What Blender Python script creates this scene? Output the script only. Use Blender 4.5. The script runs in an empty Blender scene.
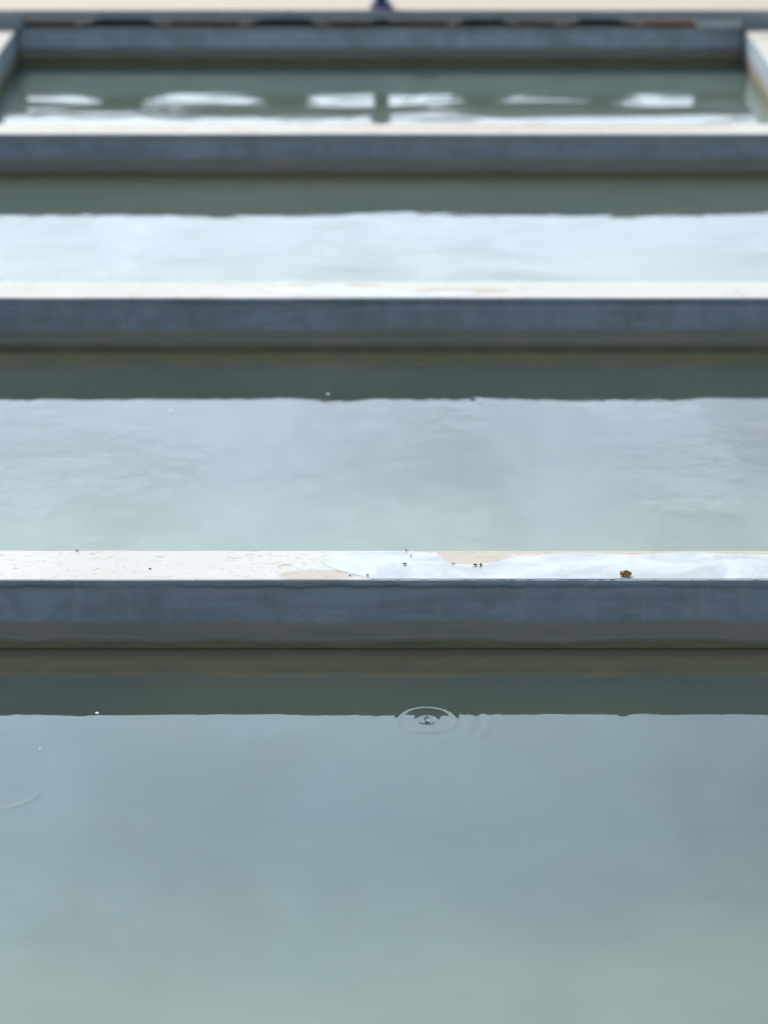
import bpy, bmesh, math, random
from mathutils import Vector, noise as mnoise
random.seed(7)
S = bpy.context.scene
C = S.collection
R = math.radians

# ------------------------------------------------------------------ settings
SUN_EL, SUN_AZ = 40.0, 24.0            # degrees above horizon, degrees to the left of the view
SUN_DIR = Vector((-math.sin(R(SUN_AZ)) * math.cos(R(SUN_EL)), math.cos(R(SUN_AZ)) * math.cos(R(SUN_EL)), math.sin(R(SUN_EL))))
TOP = 0.0548                           # freeboard of the basin walls above the water (water is z = 0)
XL, XR = -0.581, 0.570                 # inner faces of the long side walls
TH = 0.080                             # wall thickness
Y1 = 2.557                             # front face of the nearest visible dividing wall; spacing is 1 m
FLOOR = -0.32

# ------------------------------------------------------------------ node helpers
class NT:
    def __init__(self, tree):
        self.t = tree; self.n = tree.nodes; self.l = tree.links
        self.n.clear()
    def node(self, kind, **kw):
        nd = self.n.new(kind)
        for k, v in kw.items():
            if k == 'ins':
                for kk, vv in v.items():
                    self.set(nd.inputs[kk], vv)
            else:
                setattr(nd, k, v)
        return nd
    def set(self, sock, v):
        if isinstance(v, bpy.types.NodeSocket): self.l.new(v, sock)
        elif isinstance(v, (tuple, list)) and len(v) == 3 and sock.type == 'RGBA': sock.default_value = (*v, 1)
        else: sock.default_value = v
    def math(self, op, a, b=None, c=None, clamp=False):
        nd = self.n.new('ShaderNodeMath'); nd.operation = op; nd.use_clamp = clamp
        for i, v in enumerate((a, b, c)):
            if v is not None: self.set(nd.inputs[i], v)
        return nd.outputs[0]
    def vmath(self, op, a, b=None):
        nd = self.n.new('ShaderNodeVectorMath'); nd.operation = op
        self.set(nd.inputs[0], a)
        if b is not None: self.set(nd.inputs[1], b)
        return nd
    def ss(self, v, lo, hi, a=0.0, b=1.0):
        nd = self.n.new('ShaderNodeMapRange'); nd.interpolation_type = 'SMOOTHSTEP'
        for i, x in zip((0, 1, 2, 3, 4), (v, lo, hi, a, b)): self.set(nd.inputs[i], x)
        return nd.outputs[0]
    def lin(self, v, lo, hi, a=0.0, b=1.0):
        nd = self.n.new('ShaderNodeMapRange')
        for i, x in zip((0, 1, 2, 3, 4), (v, lo, hi, a, b)): self.set(nd.inputs[i], x)
        return nd.outputs[0]
    def noise(self, vec, scale, detail=3.0, rough=0.55, dist=0.0, w=None):
        nd = self.n.new('ShaderNodeTexNoise')
        if w is not None:
            nd.noise_dimensions = '4D'; self.set(nd.inputs['W'], w)
        self.set(nd.inputs['Vector'], vec)
        nd.inputs['Scale'].default_value = scale; nd.inputs['Detail'].default_value = detail
        nd.inputs['Roughness'].default_value = rough; nd.inputs['Distortion'].default_value = dist
        return nd.outputs['Fac']
    def mix(self, f, a, b, mode='MIX'):
        nd = self.n.new('ShaderNodeMix'); nd.data_type = 'RGBA'; nd.blend_type = mode
        self.set(nd.inputs[0], f); self.set(nd.inputs[6], a); self.set(nd.inputs[7], b)
        return nd.outputs[2]
    def scale3(self, vec, x, y, z):
        return self.vmath('MULTIPLY', vec, (x, y, z)).outputs[0]

def material(name):
    m = bpy.data.materials.new(name); m.use_nodes = True
    return m, NT(m.node_tree)

def finish(nt, **ins):
    p = nt.node('ShaderNodeBsdfPrincipled', ins=ins)
    o = nt.node('ShaderNodeOutputMaterial')
    nt.l.new(p.outputs[0], o.inputs[0])
    return p

# ------------------------------------------------------------------ materials
def concrete(name, seed=0.0, tans=(), tan_noise=0.0, wet=True, shaded_rust=False, face=1.0, warm=(1, 1, 1)):
    """weathered grey concrete; lime-bleached, tan stained coping; wet and algae bands just above the water"""
    m, n = material(name)
    tc = n.node('ShaderNodeTexCoord')
    ob = tc.outputs['Object']
    geo = n.node('ShaderNodeNewGeometry')
    sep = n.node('ShaderNodeSeparateXYZ', ins={0: ob}); X, Y, Z = sep.outputs
    nsep = n.node('ShaderNodeSeparateXYZ', ins={0: geo.outputs['True Normal']})
    up = n.ss(nsep.outputs[2], 0.75, 0.95)
    big = n.noise(ob, 5.0, 4, w=seed)
    streak = n.noise(n.scale3(ob, 1, 1, 0.12), 60.0, 4, 0.6, w=seed + 3)
    hor = n.noise(n.scale3(ob, 1, 1, 9.0), 9.0, 5, 0.6, w=seed + 5)
    fine = n.noise(ob, 260.0, 4, 0.65, w=seed + 7)
    # the cast grey side
    side = n.mix(n.ss(big, .3, .7), tuple(c * face for c in (.36, .385, .42)), tuple(c * face for c in (.47, .50, .535)))
    side = n.mix(n.ss(hor, .42, .60, 0, .65), side, tuple(c * face for c in (.29, .325, .335)))
    side = n.mix(n.ss(streak, .48, .68, 0, .55), side, tuple(c * face for c in (.50, .50, .49)))
    side = n.mix(n.ss(fine, .35, .7, .0, .25), side, tuple(c * face for c in (.48, .49, .50)))
    mott = n.noise(ob, 45.0, 5, .65, w=seed + 31)
    side = n.mix(n.ss(mott, .46, .66, 0, .42), side, tuple(c * face for c in (.25, .285, .265)))
    side = n.mix(n.ss(n.noise(n.scale3(ob, 1, 1, .5), 12.0, 4, w=seed + 37), .52, .66, 0, .5), side, tuple(c * face for c in (.26, .29, .27)))
    side = n.mix(n.ss(n.noise(ob, 330.0, 1, w=seed + 41), .69, .73, 0, .6), side, (.62, .62, .60))
    side = n.mix(n.ss(n.noise(ob, 210.0, 1, w=seed + 43), .745, .78, 0, .7), side, (.07, .07, .06))
    # ragged dark drip line under the arris
    wob = n.math('MULTIPLY_ADD', n.noise(n.scale3(ob, 1, 1, 0), 22.0, 4, .6, w=seed + 9), .010, TOP - .0105)
    dl = n.math('ABSOLUTE', n.math('SUBTRACT', Z, wob))
    side = n.mix(n.math('MULTIPLY', n.ss(dl, .0004, .0022, .55, 0), n.ss(big, .35, .55)), side, (.11, .12, .12))
    if wet:
        wz = n.math('MULTIPLY_ADD', n.noise(n.scale3(ob, 1, 1, 0), 11.0, 6, .62, w=seed + 11), .0120, -.0060)
        zz = n.math('ADD', Z, wz)
        damp = n.mix(n.ss(hor, .4, .62), (.42, .355, .29), (.35, .325, .265))
        side = n.mix(n.ss(zz, .0185, .0245, 1, 0), side, damp)
        alg = n.mix(n.ss(n.noise(n.scale3(ob, 1, 1, 5), 26.0, 4, w=seed + 13), .4, .62), (.24, .21, .105), (.31, .26, .13))
        side = n.mix(n.ss(zz, .0030, .0085, 1, 0), side, alg)
        pale = n.ss(n.math('ABSOLUTE', n.math('SUBTRACT', zz, .0088)), .0003, .0016, .30, 0)
        side = n.mix(pale, side, (.42, .41, .38))
    # bleached coping with tan bare patches, flecks and pits
    white = n.mix(n.ss(big, .3, .7), (.545, .51, .465), (.61, .58, .535))
    tanc = n.mix(n.ss(fine, .3, .7), (.47, .395, .31), (.53, .45, .36))
    mask = n.ss(n.noise(n.scale3(ob, .6, 1, 1), 34.0, 5, .62, .4, w=seed + 17), .60 - tan_noise, .66 - tan_noise)
    for (cx, cy, rx, ry) in tans:
        dx = n.math('DIVIDE', n.math('SUBTRACT', X, cx), rx)
        dy = n.math('DIVIDE', n.math('SUBTRACT', Y, cy), ry)
        r = n.math('SQRT', n.math('ADD', n.math('MULTIPLY', dx, dx), n.math('MULTIPLY', dy, dy)))
        r = n.math('ADD', r, n.math('MULTIPLY_ADD', n.noise(ob, 60.0, 4, w=seed), .8, -.4))
        mask = n.math('MAXIMUM', mask, n.ss(r, .85, 1.0, 1, 0))
    top = n.mix(n.math('MULTIPLY', mask, .85), white, tanc)
    fl = n.noise(n.scale3(ob, .45, 1, 1), 190.0, 3, .6, 1.0, w=seed + 21)
    patch = n.noise(ob, 16.0, 2, w=seed + 23)
    top = n.mix(n.math('MULTIPLY', n.ss(fl, .57, .66, 0, .75), n.ss(patch, .38, .52)), top, (.38, .285, .205))
    pit = n.noise(ob, 420.0, 2, .5, w=seed + 25)
    top = n.mix(n.math('MULTIPLY', n.ss(pit, .655, .70, 0, .8), n.ss(patch, .40, .55)), top, (.17, .12, .08))
    if shaded_rust:   # rusty coping; its near-black tone paints in the shade under the crossbar
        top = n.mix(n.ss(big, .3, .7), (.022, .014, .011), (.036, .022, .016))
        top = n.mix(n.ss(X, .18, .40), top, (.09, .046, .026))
    if warm != (1, 1, 1): top = n.mix(1.0, top, warm, 'MULTIPLY')
    col = n.mix(up, side, top)
    hgt = n.math('ADD', n.math('MULTIPLY', fine, .5), n.math('MULTIPLY', big, 1.5))
    bump = n.node('ShaderNodeBump', ins={'Strength': .35, 'Distance': .0009, 'Height': hgt})
    rough = n.lin(fine, .3, .7, .62, .85)
    finish(n, **{'Base Color': col, 'Roughness': rough, 'Normal': bump.outputs[0], 'Specular IOR Level': 0.0 if shaded_rust else .4})
    return m

def water_mat(name, amp, seed, rings=(), chop=0.0, k1=20.0, dens=1.0, fine=.45, soft=.015):
    """turbid grey-green tank water: light scatters inside it, the surface mirrors the sky"""
    m, n = material(name)
    geo = n.node('ShaderNodeNewGeometry'); P = geo.outputs['Position']
    h1 = n.noise(n.scale3(P, 1, .6, 1), k1, 2.0, .45, .3, w=seed)
    h2 = n.noise(n.scale3(P, 1, .8, 1), 48.0, 1.5, .45, 0, w=seed + 4)
    calm = n.ss(n.noise(P, 5.0, 1, w=seed + 8), .38, .62, .35, 1.25)
    h = n.math('MULTIPLY', n.math('ADD', n.math('MULTIPLY', h1, amp), n.math('MULTIPLY', h2, amp * fine)), calm)
    if chop:
        wv = n.noise(n.scale3(P, .36, .75, 1), 13.0, 1.0, .4, .2, w=seed + 15)
        h = n.math('ADD', h, n.math('MULTIPLY', wv, chop))
    for (cx, cy, crest, outer, k) in rings:
        d = n.vmath('LENGTH', n.scale3(n.vmath('SUBTRACT', P, (cx, cy, 0)).outputs[0], 1, .70, 0)).outputs['Value']
        # the main crest and the small fresh crest in its middle
        def crest_at(r0, w, a):
            q = n.math('DIVIDE', n.math('SUBTRACT', d, r0), w)
            return n.math('MULTIPLY', n.math('EXPONENT', n.math('MULTIPLY', n.math('MULTIPLY', q, q), -1.0)), a)
        for r0, w, a in crest:
            c_ = crest_at(r0, w, a)
            if k == 0: c_ = n.math('MULTIPLY', c_, n.ss(n.node('ShaderNodeSeparateXYZ', ins={0: P}).outputs[1], cy - .026, cy + .004, 1, 0))   # half faded already
            h = n.math('ADD', h, c_)
        # fading train of capillary rings outside it
        s = n.math('SINE', n.math('MULTIPLY', d, 2 * math.pi / .0105))
        env = n.math('MULTIPLY', n.ss(d, outer * .9, outer * 1.2), n.ss(d, outer * 1.3, outer * 4.2, 1, 0))
        h = n.math('ADD', h, n.math('MULTIPLY', n.math('MULTIPLY', s, env), .018 * k))
    bump = n.node('ShaderNodeBump', ins={'Strength': 1.0, 'Distance': .001, 'Height': h})
    body = n.mix(n.ss(n.noise(P, 4.0, 3, w=seed + 30), .35, .65), tuple(c * dens for c in (.050, .067, .055)), tuple(c * dens for c in (.060, .076, .060)))
    # brightness painted into the body towards the open side; brown algae hanging off the wall at the far side
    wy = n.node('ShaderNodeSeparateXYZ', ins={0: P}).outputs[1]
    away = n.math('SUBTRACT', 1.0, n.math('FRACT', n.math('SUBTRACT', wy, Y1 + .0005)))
    near_pale = n.math('ADD', away, n.math('MULTIPLY_ADD', n.noise(P, 6.0, 3, w=seed + 33), .3, -.15))
    body = n.mix(n.ss(near_pale, .33, .85), body, (.18, .205, .135))
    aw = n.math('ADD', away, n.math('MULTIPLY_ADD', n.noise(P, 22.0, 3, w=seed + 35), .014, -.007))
    body = n.mix(n.ss(aw, .020, .078, .97, 0), body, (.37, .31, .145))  # algae brown kept pale to paint out the wall's cast shadow
    body = n.mix(n.ss(aw, .0, .022, 1.0, 0), body, (.55, .49, .26))  # paler at the wall foot, painting light over the dark contact line
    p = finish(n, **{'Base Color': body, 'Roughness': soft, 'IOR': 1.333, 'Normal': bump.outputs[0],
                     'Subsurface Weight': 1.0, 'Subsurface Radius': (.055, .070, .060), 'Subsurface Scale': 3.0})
    p.subsurface_method = 'RANDOM_WALK'
    return m

def plain(name, col, rough=.6, metal=0.0, var=.25, scale=60.0):
    m, n = material(name)
    tc = n.node('ShaderNodeTexCoord')
    f = n.noise(tc.outputs['Object'], scale, 4, .6)
    c = n.mix(n.ss(f, .3, .7), tuple(x * (1 - var) for x in col), tuple(min(1, x * (1 + var)) for x in col))
    bump = n.node('ShaderNodeBump', ins={'Strength': .3, 'Distance': .0006, 'Height': f})
    finish(n, **{'Base Color': c, 'Roughness': rough, 'Metallic': metal, 'Normal': bump.outputs[0]})
    return m

def film_mat():
    m, n = material('water_film')
    tc = n.node('ShaderNodeTexCoord'); ob = tc.outputs['Object']
    f = n.noise(ob, 24.0, 4, .6, .6)
    bump = n.node('ShaderNodeBump', ins={'Strength': .08, 'Distance': .0004, 'Height': f})
    lw = n.node('ShaderNodeFresnel', ins={'IOR': 1.33, 'Normal': bump.outputs[0]})
    tr = n.node('ShaderNodeBsdfTransparent', ins={'Color': (.985, .99, 1.0)})
    lime = n.node('ShaderNodeBsdfDiffuse', ins={'Color': (.665, .655, .645)})
    mx0 = n.node('ShaderNodeMixShader', ins={0: n.ss(f, .34, .66, .95, .62), 1: tr.outputs[0], 2: lime.outputs[0]})
    gl = n.node('ShaderNodeBsdfGlossy', ins={'Roughness': .12, 'Normal': bump.outputs[0]})
    mx = n.node('ShaderNodeMixShader', ins={0: lw.outputs[0], 1: mx0.outputs[0], 2: gl.outputs[0]})
    o = n.node('ShaderNodeOutputMaterial'); n.l.new(mx.outputs[0], o.inputs[0])
    return m

def bubble_mat():
    m, n = material('foam_bubble')
    d1 = n.node('ShaderNodeBsdfDiffuse', ins={'Color': (.88, .89, .9)})
    d2 = n.node('ShaderNodeBsdfTranslucent', ins={'Color': (.88, .89, .9)})
    g = n.node('ShaderNodeBsdfGlossy', ins={'Roughness': .15})
    a = n.node('ShaderNodeMixShader', ins={0: .15, 1: d1.outputs[0], 2: d2.outputs[0]})
    b = n.node('ShaderNodeMixShader', ins={0: n.node('ShaderNodeFresnel', ins={'IOR': 1.33}).outputs[0], 1: a.outputs[0], 2: g.outputs[0]})
    o = n.node('ShaderNodeOutputMaterial'); n.l.new(b.outputs[0], o.inputs[0])
    return m

def drop_mat():
    m, n = material('clear_water_drop')
    finish(n, **{'Base Color': (.97, .99, 1.0), 'Roughness': .03, 'IOR': 1.333, 'Transmission Weight': 1.0})
    return m

M_wall1 = concrete('weathered_concrete_near', 1.0, [(-.046, .012, .034, .016), (.066, .062, .045, .022), (.20, .078, .20, .012)], -.02)
M_wall2 = concrete('weathered_concrete_middle', 4.0, [(-.05, .064, .055, .010), (.085, .035, .05, .015)], .0)
M_wall3 = concrete('weathered_concrete_far', 8.0, [(.2, .05, .3, .02)], .06, face=1.06, warm=(1, .965, .93))
M_wall4 = concrete('weathered_concrete_end', 12.0, [], .10, shaded_rust=True, face=1.6)
M_side = concrete('weathered_concrete_side', 15.0, [], .14, face=1.25)
M_slab = concrete('pale_walkway_concrete', 20.0, [(0, .3, 9, 9)], .1, wet=False, warm=(1, .90, .82))
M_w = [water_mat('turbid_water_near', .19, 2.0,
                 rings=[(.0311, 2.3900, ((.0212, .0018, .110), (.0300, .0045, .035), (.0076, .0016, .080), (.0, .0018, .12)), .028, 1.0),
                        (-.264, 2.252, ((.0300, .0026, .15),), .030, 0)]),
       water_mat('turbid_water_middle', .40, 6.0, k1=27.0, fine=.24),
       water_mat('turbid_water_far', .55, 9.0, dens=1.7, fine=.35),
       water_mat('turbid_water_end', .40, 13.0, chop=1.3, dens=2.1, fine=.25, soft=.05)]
M_blue = plain('blue_paint', (.012, .036, .20), .4)
M_pipe = plain('dull_grey_pipe', (.30, .31, .29), .55)
M_bar = concrete('pale_bar', 30.0, [(0, .04, 9, 9)], .0, wet=False, warm=(1, .92, .85))
M_pale = plain('pale_packing', (.80, .77, .73), .7, var=.05)
M_wood = plain('dark_brown_mortar', (.07, .048, .036), .9)
M_film = film_mat()
M_bub = bubble_mat()
M_drop = drop_mat()
M_rust = plain('ochre_debris', (.40, .22, .055), .8, var=.6, scale=500)
M_dark = plain('dark_brown_debris', (.15, .085, .042), .85, var=.4, scale=500)

# ------------------------------------------------------------------ mesh helpers
def link(name, bm, mat, parent=None, smooth=False):
    me = bpy.data.meshes.new(name); bm.to_mesh(me); bm.free()
    me.materials.append(mat)
    if smooth:
        for p in me.polygons: p.use_smooth = True
    o = bpy.data.objects.new(name, me); C.objects.link(o)
    if parent: o.parent = parent
    return o

def tag(o, label=None, cat=None, group=None, kind=None):
    for k, v in (('label', label), ('category', cat), ('group', group), ('kind', kind)):
        if v: o[k] = v
    return o

def box(bm, x0, x1, y0, y1, z0, z1, bevel=0.0, seg=2):
    r = bmesh.ops.create_cube(bm, size=1.0)
    for v in r['verts']:
        v.co = Vector(((x0 + x1) / 2 + v.co.x * (x1 - x0), (y0 + y1) / 2 + v.co.y * (y1 - y0), (z0 + z1) / 2 + v.co.z * (z1 - z0)))
    if bevel:
        es = list({e for v in r['verts'] for e in v.link_edges})
        bmesh.ops.bevel(bm, geom=es, offset=bevel, segments=seg, affect='EDGES', profile=.5)

def long_wall(length, thick, z0, z1, bevel, axis='x', seed=0.0, step=.02):
    """a bar of concrete whose upper arrises are slightly uneven: cross-section swept along its length"""
    bm = bmesh.new()
    nseg = max(2, int(length / step))
    rings = []
    for i in range(nseg + 1):
        t = -length / 2 + length * i / nseg
        n1 = mnoise.noise(Vector((t * 9, seed, 0))) * .0007 + mnoise.noise(Vector((t * 40, seed, 4))) * .0004
        n2 = mnoise.noise(Vector((t * 9, seed, 8))) * .0007
        b1 = bevel * (1 + .35 * mnoise.noise(Vector((t * 25, seed, 12))))
        b2 = bevel * (1 + .35 * mnoise.noise(Vector((t * 25, seed, 16))))
        prof = [(0, z0), (n1 * .5, (z0 + z1) * .5), (n1, z1 - b1), (n1 + b1 * .3, z1 - b1 * .3), (n1 + b1, z1 + n2 * .3),
                (thick / 2, z1 + n2 * .3), (thick - b2, z1), (thick - b2 * .3, z1 - b2 * .3), (thick, z1 - b2), (thick, z0)]
        vs = []
        for (a, z) in prof:
            co = (t, a, z) if axis == 'x' else (a, t, z)
            vs.append(bm.verts.new(co))
        rings.append(vs)
    k = len(rings[0])
    for i in range(nseg):
        for j in range(k):
            bm.faces.new((rings[i][j], rings[i + 1][j], rings[i + 1][(j + 1) % k], rings[i][(j + 1) % k]))
    bm.faces.new(rings[0]); bm.faces.new(rings[-1])
    bmesh.ops.recalc_face_normals(bm, faces=bm.faces)
    return bm

# ------------------------------------------------------------------ setting
bm = bmesh.new(); box(bm, -80, 80, -80, 80, -.62, -.42)
tag(link('ground', bm, M_slab), kind='structure')
bm = long_wall(9.0, 2.4, -.415, .046, .004, 'x', 3.3, step=.03)
sl = link('walkway', bm, M_slab); sl.location = (0, 5.70, 0); tag(sl, kind='structure')

# water in each compartment: one closed body of water between two walls
fr = [Y1 - 1, Y1, Y1 + 1, Y1 + 2, Y1 + 3]
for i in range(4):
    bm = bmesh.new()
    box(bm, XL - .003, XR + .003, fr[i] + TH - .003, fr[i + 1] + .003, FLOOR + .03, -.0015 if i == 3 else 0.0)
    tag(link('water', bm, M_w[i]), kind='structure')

# trough shell
t = link('trough_floor', (lambda b: (box(b, XL - TH, XR + TH, fr[0] + .002, fr[4] + .06, -.41, FLOOR), b)[1])(bmesh.new()), M_side)
tag(t, kind='structure')

y0, y1 = fr[0], 5.690
for name_x, lab in ((XL - TH, 'long concrete side wall on the left, its inner face in shade'),
                    (XR, 'long concrete side wall on the right, its inner face catching the sun')):
    bm = long_wall(y1 - y0, TH, -.405, TOP, .0025, 'y', name_x, step=.03)
    o = link('side_wall', bm, M_side); o.location = (name_x, (y0 + y1) / 2, 0)
    tag(o, lab, 'wall', 'long side walls of the trough')

labs = ['concrete dividing wall nearest the camera position, closing the front basin',
        'concrete dividing wall in sharp focus with a wet film along its white top',
        'white topped concrete dividing wall standing second behind the raindrop ripple',
        'slightly blurred concrete dividing wall in front of the broken sky reflections',
        'blurred concrete end wall with a shaded brown top against the walkway edge']
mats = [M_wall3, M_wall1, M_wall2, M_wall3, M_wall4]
for i in range(5):
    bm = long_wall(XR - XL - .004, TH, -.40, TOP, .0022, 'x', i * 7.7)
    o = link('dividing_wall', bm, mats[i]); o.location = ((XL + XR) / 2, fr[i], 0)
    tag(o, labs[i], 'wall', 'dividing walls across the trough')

# ------------------------------------------------------------------ wet film on the near wall
def film(name, pts, z, thick, mat):
    """thin sheet of water with an irregular outline and a rounded rim"""
    n = len(pts)
    # densify and roughen the outline
    out = []
    for i in range(n):
        a, b = Vector(pts[i]), Vector(pts[(i + 1) % n])
        L = (b - a).length; k = max(1, int(L / .0012))
        for j in range(k):
            p = a.lerp(b, j / k)
            p += Vector((mnoise.noise(Vector((p.x * 220, p.y * 220, 1))), mnoise.noise(Vector((p.x * 220, p.y * 220, 9))))) * .0013 + Vector((mnoise.noise(Vector((p.x * 700, p.y * 700, 3))), mnoise.noise(Vector((p.x * 700, p.y * 700, 5))))) * .0005
            out.append(p)
    bm = bmesh.new()
    ctr = [bm.verts.new((p.x, p.y, 0)) for p in out]
    f = bm.faces.new(ctr)
    bmesh.ops.recalc_face_normals(bm, faces=[f])
    if f.normal.z < 0: f.normal_flip()
    r = bmesh.ops.inset_region(bm, faces=[f], thickness=.0010, depth=0)
    for v in f.verts: v.co.z = thick
    bm.normal_update()
    for ff in bm.faces:
        if ff.normal.z < 0: ff.normal_flip()
    o = link(name, bm, mat); o.location = (0, 0, z)
    return o
pud = [(-.0498, 2.607), (-.0407, 2.6233), (-.0267, 2.630), (-.0149, 2.6325), (.0126, 2.6325), (.0408, 2.629), (.046, 2.6124), (.0512, 2.5989),
       (.0627, 2.5922), (.0743, 2.5949), (.0862, 2.603), (.0942, 2.6111), (.114, 2.6179), (.1339, 2.6264), (.1474, 2.629), (.1692, 2.6264),
       (.2002, 2.6223), (.2241, 2.6278), (.24, 2.6305), (.2631, 2.6261), (.3001, 2.6206), (.36, 2.6179), (.44, 2.612), (.46, 2.59), (.43, 2.566),
       (.3181, 2.5597), (.1651, 2.5594), (-.0107, 2.5594), (-.0146, 2.5644), (-.0261, 2.5723), (-.0378, 2.5855), (-.0457, 2.5962)]
o = film('puddle', pud, TOP + .00008, .00014, M_film)
tag(o, 'wet whitish puddle spread along the top of the sharp nearest wall', 'puddle')
pud2 = [(-.135, 3.596), (-.10, 3.603), (-.07, 3.622), (-.045, 3.626), (-.036, 3.612), (-.02, 3.6), (.01, 3.59), (.048, 3.584), (.09, 3.592), (.1, 3.575),
        (.05, 3.566), (-.04, 3.563), (-.1, 3.572)]
o = film('puddle', pud2, TOP + .00008, .00014, M_film)
tag(o, 'small wet patch on the top of the slightly blurred middle wall', 'puddle')

# ------------------------------------------------------------------ debris on the near coping
def lump(bm, c, r, seed, sub=2, flat=.6):
    res = bmesh.ops.create_icosphere(bm, subdivisions=sub, radius=1.0)
    for v in res['verts']:
        k = 1 + .55 * mnoise.noise(v.co * 1.7 + Vector((seed, 0, 0)))
        v.co = Vector((v.co.x * r * 1.3, v.co.y * r, v.co.z * r * flat)) * k + Vector(c)
bm = bmesh.new()
for (dx, dy, dz, r) in ((-.0020, 0, .0010, .0017), (.0008, .0006, .0013, .0019), (.0031, -.0004, .0008, .0014), (.0008, -.0022, .0007, .0012),
                        (-.0012, .0022, .0008, .0012), (.0022, .0018, .0007, .0010)):
    lump(bm, (dx * 1.1, dy, dz + .0004), r, dx * 900, flat=1.1)
o = link('debris_clump', bm, M_rust); o.location = (.1848, 2.5665, TOP + .0009)
tag(o, 'crumbly ochre brown clump at the front edge of the sharp wall top', 'debris')
crumbs = [(.0705, 2.5935, .0011, 'left of two dark brown crumbs lying side by side on the wall top'),
          (.0748, 2.5935, .0012, 'right of two dark brown crumbs lying side by side on the wall top'),
          (.0163, 2.5955, .0011, 'flat dark crumb alone in the whitest part of the wet wall top'),
          (.0211, 2.6180, .0007, 'tiny brown crumb behind the flat dark crumb on the wet wall top'),
          (.0173, 2.6335, .0008, 'tiny brown crumb at the back edge of the wall above the ripple'),
          (.0535, 2.5965, .0007, 'tiny crumb at the rim of the tan patch on the wall top'),
          (-.0262, 2.5675, .0007, 'tiny crumb in the tan corner at the left end of the puddle'),
          (-.0125, 2.5665, .0008, 'tiny dark crumb at the front edge beside the puddle end'),
          (-.1806, 2.5855, .0008, 'brown crumb on the dry white left half of the wall top'),
          (-.2411, 2.6343, .0008, 'crumb at the back edge on the dry far left of the wall top')]
for i, (x, y, r, lab) in enumerate(crumbs):
    bm = bmesh.new(); lump(bm, (0, 0, 0), r, i * 3.1); lump(bm, (r * .9, r * .2, -r * .1), r * .7, i * 5.3)
    o = link('debris_crumb', bm, M_dark); o.location = (x, y, TOP + r * .55 + (.0007 if x > -.02 else 0)); o.rotation_euler.z = i * 1.3
    tag(o, lab, 'debris', 'dark crumbs on the wall top')

# ------------------------------------------------------------------ floating foam
fleck = [(-.2085, 2.4055, .0015, 'white foam fleck floating in the dark reflection left of the ripple'),
         (-.0554, 3.3642, .0019, 'white foam fleck floating in the dark reflection of the second basin'),
         (-.2069, 3.2959, .0022, 'white foam fleck floating on the pale sky reflection of the second basin'),
         (-.2427, 2.3285, .0010, 'tiny foam fleck floating at the far left of the front basin')]
for i, (x, y, r, lab) in enumerate(fleck):
    bm = bmesh.new()
    for k in range(7):                   # a raft of a few tiny bubbles
        a_ = k * 1.05 + i; rr = 0 if k == 0 else r * .62
        res = bmesh.ops.create_uvsphere(bm, u_segments=14, v_segments=9, radius=r * (.62 if k == 0 else .38 + .12 * ((k * 7 + i) % 3) / 2))
        for v in res['verts']:
            v.co = Vector((v.co.x + rr * math.cos(a_), v.co.y + rr * 1.5 * math.sin(a_), v.co.z * .38))
    o = link('foam_fleck', bm, M_bub, smooth=True); o.location = (x, y, .0001)
    tag(o, lab, 'foam', 'white foam flecks floating on the water')

bm = bmesh.new()
bmesh.ops.create_uvsphere(bm, u_segments=28, v_segments=18, radius=.0019)
for v in bm.verts:
    if v.co.z < 0:                       # the neck of the rebounding jet widens into the water
        k = 1 + .8 * (v.co.z / .0019) ** 2; v.co.x *= k; v.co.y *= k
o = link('water_drop', bm, M_drop, smooth=True); o.location = (.0311, 2.390, .0012)
tag(o, 'clear bead of water rebounding at the centre of the ripple rings', 'water drop')

# ------------------------------------------------------------------ blue post and pipe on the walkway edge
def tube(bm, a, b, r, seg=24):
    a, b = Vector(a), Vector(b); d = (b - a)
    res = bmesh.ops.create_cone(bm, cap_ends=True, segments=seg, radius1=r, radius2=r, depth=d.length)
    q = Vector((0, 0, 1)).rotation_difference(d.normalized())
    for v in res['verts']: v.co = q @ v.co + (a + b) / 2
BAR0, BAR1, BZ0, BZ1 = 5.530, 5.600, .0700, .0848
bm = long_wall(2.6, BAR1 - BAR0, BZ0, BZ1, .0015, 'x', 61.0, step=.03)
o = link('crossbar', bm, M_bar); o.location = (0, BAR0, 0)
tag(o, 'flat pale topped bar laid across the far end just above the end wall', 'bar')
for x, w, lab in ((.532, .070, 'pale packing block under the crossbar inside the right corner'),
                  (-.632, .118, 'grey packing block between the crossbar and the left side wall'),
                  (.624, .110, 'grey packing block between the crossbar and the right side wall')):
    bm = bmesh.new(); box(bm, x - w / 2, x + w / 2, 5.535, 5.598, TOP + .0004, BZ0 - .0003, .0012)
    tag(link('packing_block', bm, M_pale if x == .532 else M_bar), lab, 'block', 'packing blocks under the crossbar')
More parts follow.
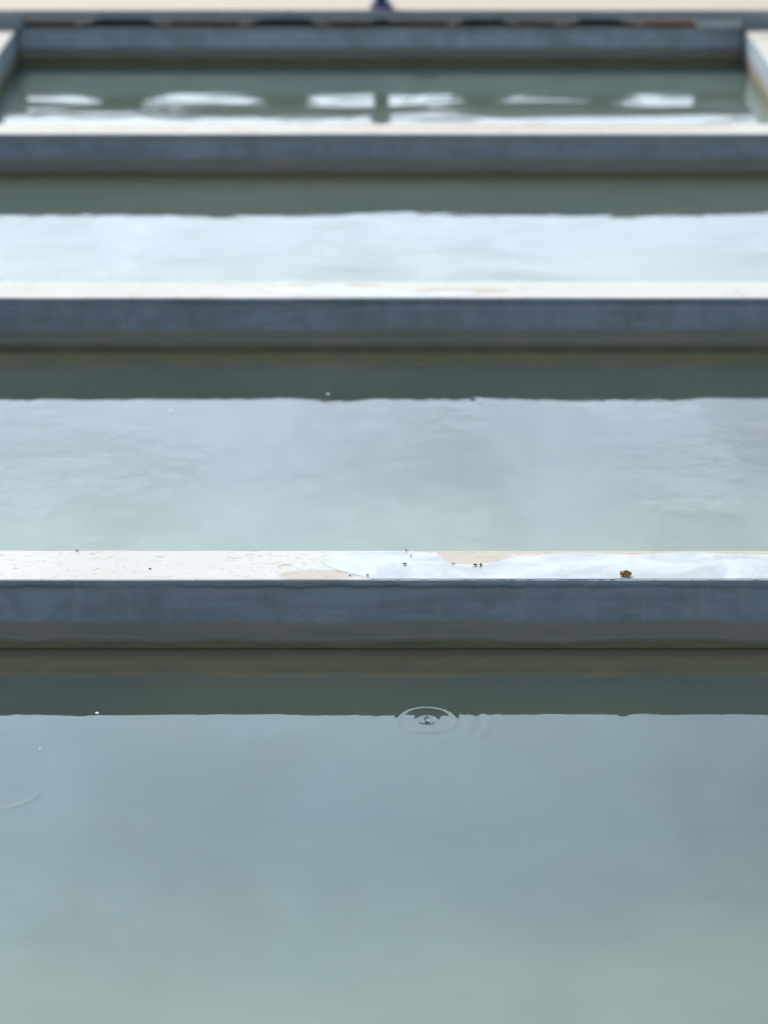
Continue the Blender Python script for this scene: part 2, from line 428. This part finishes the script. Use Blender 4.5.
# low rounded heaps of mortar that the bar is bedded on
for i, (x, w, f, lab) in enumerate(((-.418, .075, 1.0, 'dark rounded mortar pad under the crossbar near its left end'),
                                    (-.160, .070, 1.0, 'dark rounded mortar pad under the crossbar just left of the blue clamp'),
                                    (.158, .055, 1.0, 'dark rounded mortar pad under the crossbar just right of the blue clamp'),
                                    (.345, .070, .72, 'lower dark mortar pad under the crossbar between the clamp and the pale block'))):
    bm = bmesh.new(); nx, ny = 40, 6; top_h = (BZ0 - TOP - .0008) * f
    grid = []
    for ix in range(nx + 1):
        u = -1 + 2 * ix / nx; row = []
        for iy in range(ny + 1):
            v_ = -1 + 2 * iy / ny
            hgt = top_h * math.cos(u * math.pi / 2) ** 1.5 * (1 - .25 * v_ * v_) * (1 + .12 * mnoise.noise(Vector((u * 4 + i * 9, v_ * 2, 0))))
            row.append((bm.verts.new((u * w, v_ * .020, min(max(hgt, .0001), BZ0 - TOP - .0006))), bm.verts.new((u * w, v_ * .020, 0))))
        grid.append(row)
    for ix in range(nx):
        for iy in range(ny):
            q = [grid[ix][iy], grid[ix + 1][iy], grid[ix + 1][iy + 1], grid[ix][iy + 1]]
            bm.faces.new([p[0] for p in q]); bm.faces.new([p[1] for p in reversed(q)])
    rim = [grid[ix][0] for ix in range(nx + 1)] + [grid[nx][iy] for iy in range(1, ny + 1)] + [grid[ix][ny] for ix in range(nx - 1, -1, -1)] + [grid[0][iy] for iy in range(ny - 1, 0, -1)]
    for p, q in zip(rim, rim[1:] + rim[:1]): bm.faces.new((p[1], q[1], q[0], p[0]))
    bmesh.ops.recalc_face_normals(bm, faces=bm.faces)
    o = link('mortar_pad', bm, M_wood); o.location = (x, 5.579, TOP + .0003)
    tag(o, lab, 'mortar pad', 'mortar pads under the crossbar')
root = bpy.data.objects.new('clamp', None); C.objects.link(root); root.location = (-.0045, 5.570, BZ1)
tag(root, 'dark blue metal clamp standing upright on the middle of the crossbar', 'clamp')
bm = bmesh.new(); box(bm, -.017, .017, -.030, .030, 0.0004, .006, .0015)
link('foot_plate', bm, M_blue, root)
bm = bmesh.new(); tube(bm, (0, 0, .0055), (0, 0, .085), .0108)
bmesh.ops.bevel(bm, geom=[e for e in bm.edges if len(e.link_faces) == 2 and e.calc_face_angle() > 1], offset=.002, segments=2, affect='EDGES')
link('upright', bm, M_blue, root)
bm = bmesh.new(); box(bm, -.012, .012, -.012, .038, TOP - BZ1 + .0006, BZ0 - BZ1 - .0003, .0012)
link('jaw', bm, M_wood, root)
for sx in (-.0135, .0135):
    bm = bmesh.new(); tube(bm, (sx, -.02, .0055), (sx, -.02, .009), .0028, 6)
    link('bolt', bm, M_pipe, root)

# ------------------------------------------------------------------ sky, sun, camera
W = bpy.data.worlds.new('World'); S.world = W; W.use_nodes = True
n = NT(W.node_tree)
tc = n.node('ShaderNodeTexCoord'); d = n.vmath('NORMALIZE', tc.outputs['Generated']).outputs[0]
sky = n.node('ShaderNodeTexSky'); sky.sky_type = 'NISHITA'; sky.sun_disc = False
sky.sun_elevation = R(SUN_EL); sky.sun_rotation = R(-SUN_AZ)
sky.air_density = 1.0; sky.dust_density = 1.6; sky.ozone_density = 1.0
sep = n.node('ShaderNodeSeparateXYZ', ins={0: d})
zc = n.math('MAXIMUM', sep.outputs[2], .06)
flat = n.vmath('DIVIDE', d, n.node('ShaderNodeCombineXYZ', ins={0: zc, 1: zc, 2: zc}).outputs[0]).outputs[0]
cl = n.noise(n.scale3(flat, 1, .55, 1), 1.1, 6, .55, .5)
wisp = n.noise(n.scale3(flat, .8, .35, 1), 5.0, 6, .6, .8)
glow = n.math('POWER', n.math('MAXIMUM', n.vmath('DOT_PRODUCT', d, tuple(SUN_DIR)).outputs['Value'], 0.0), 5.0)
# thin bright cloud: forward scattering makes it brighter round the sun
lum = n.math('MULTIPLY_ADD', glow, 30.0, 2.0)
front = n.ss(n.vmath('DOT_PRODUCT', d, (-math.sin(R(SUN_AZ)), math.cos(R(SUN_AZ)), 0)).outputs['Value'], .1, .8)
bank = n.math('MULTIPLY', n.ss(sep.outputs[2], .14, .38, 8.8, 0.0), front)   # sunlit cloud bank low in front
lum = n.math('ADD', lum, bank)
tint = n.mix(n.ss(sep.outputs[2], .16, .40), (.75, .855, 1.0), (.61, .825, 1.0))
ccol = n.mix(1.0, tint, n.node('ShaderNodeCombineXYZ', ins={0: lum, 1: lum, 2: lum}).outputs[0], 'MULTIPLY')
fac = n.math('MULTIPLY', n.math('ADD', n.ss(cl, .36, .64, .45, .85), n.ss(wisp, .38, .66, 0, .42), clamp=True), n.math('MULTIPLY_ADD', front, .75, .25))
col = n.mix(fac, sky.outputs[0], ccol)
bg = n.node('ShaderNodeBackground', ins={'Color': col, 'Strength': .1})
out = n.node('ShaderNodeOutputWorld'); n.l.new(bg.outputs[0], out.inputs[0])

L = bpy.data.lights.new('sun', 'SUN'); L.energy = 2.5; L.angle = R(.53); L.color = (1.0, .93, .84)
lo = bpy.data.objects.new('sun', L); C.objects.link(lo)
lo.rotation_euler = (-SUN_DIR).to_track_quat('-Z', 'Y').to_euler(); lo.location = SUN_DIR * 20

cam = bpy.data.cameras.new('camera'); co = bpy.data.objects.new('camera', cam); C.objects.link(co)
co.location = (0, 0, .8378); co.rotation_euler = (R(90 - 15.915), 0, 0)
cam.sensor_fit = 'AUTO'; cam.sensor_width = 36.0; cam.lens = 3500 / 1024 * 36.0
cam.clip_start = .05; cam.clip_end = 500
cam.dof.use_dof = True; cam.dof.focus_distance = 2.66; cam.dof.aperture_fstop = 9.0; cam.dof.aperture_blades = 9
S.camera = co
S.view_settings.view_transform = 'Standard'; S.view_settings.look = 'None'
S.view_settings.exposure = .55; S.view_settings.gamma = 1.0; S.view_settings.use_curve_mapping = False
S.cycles.max_bounces = 16; S.cycles.use_denoising = True
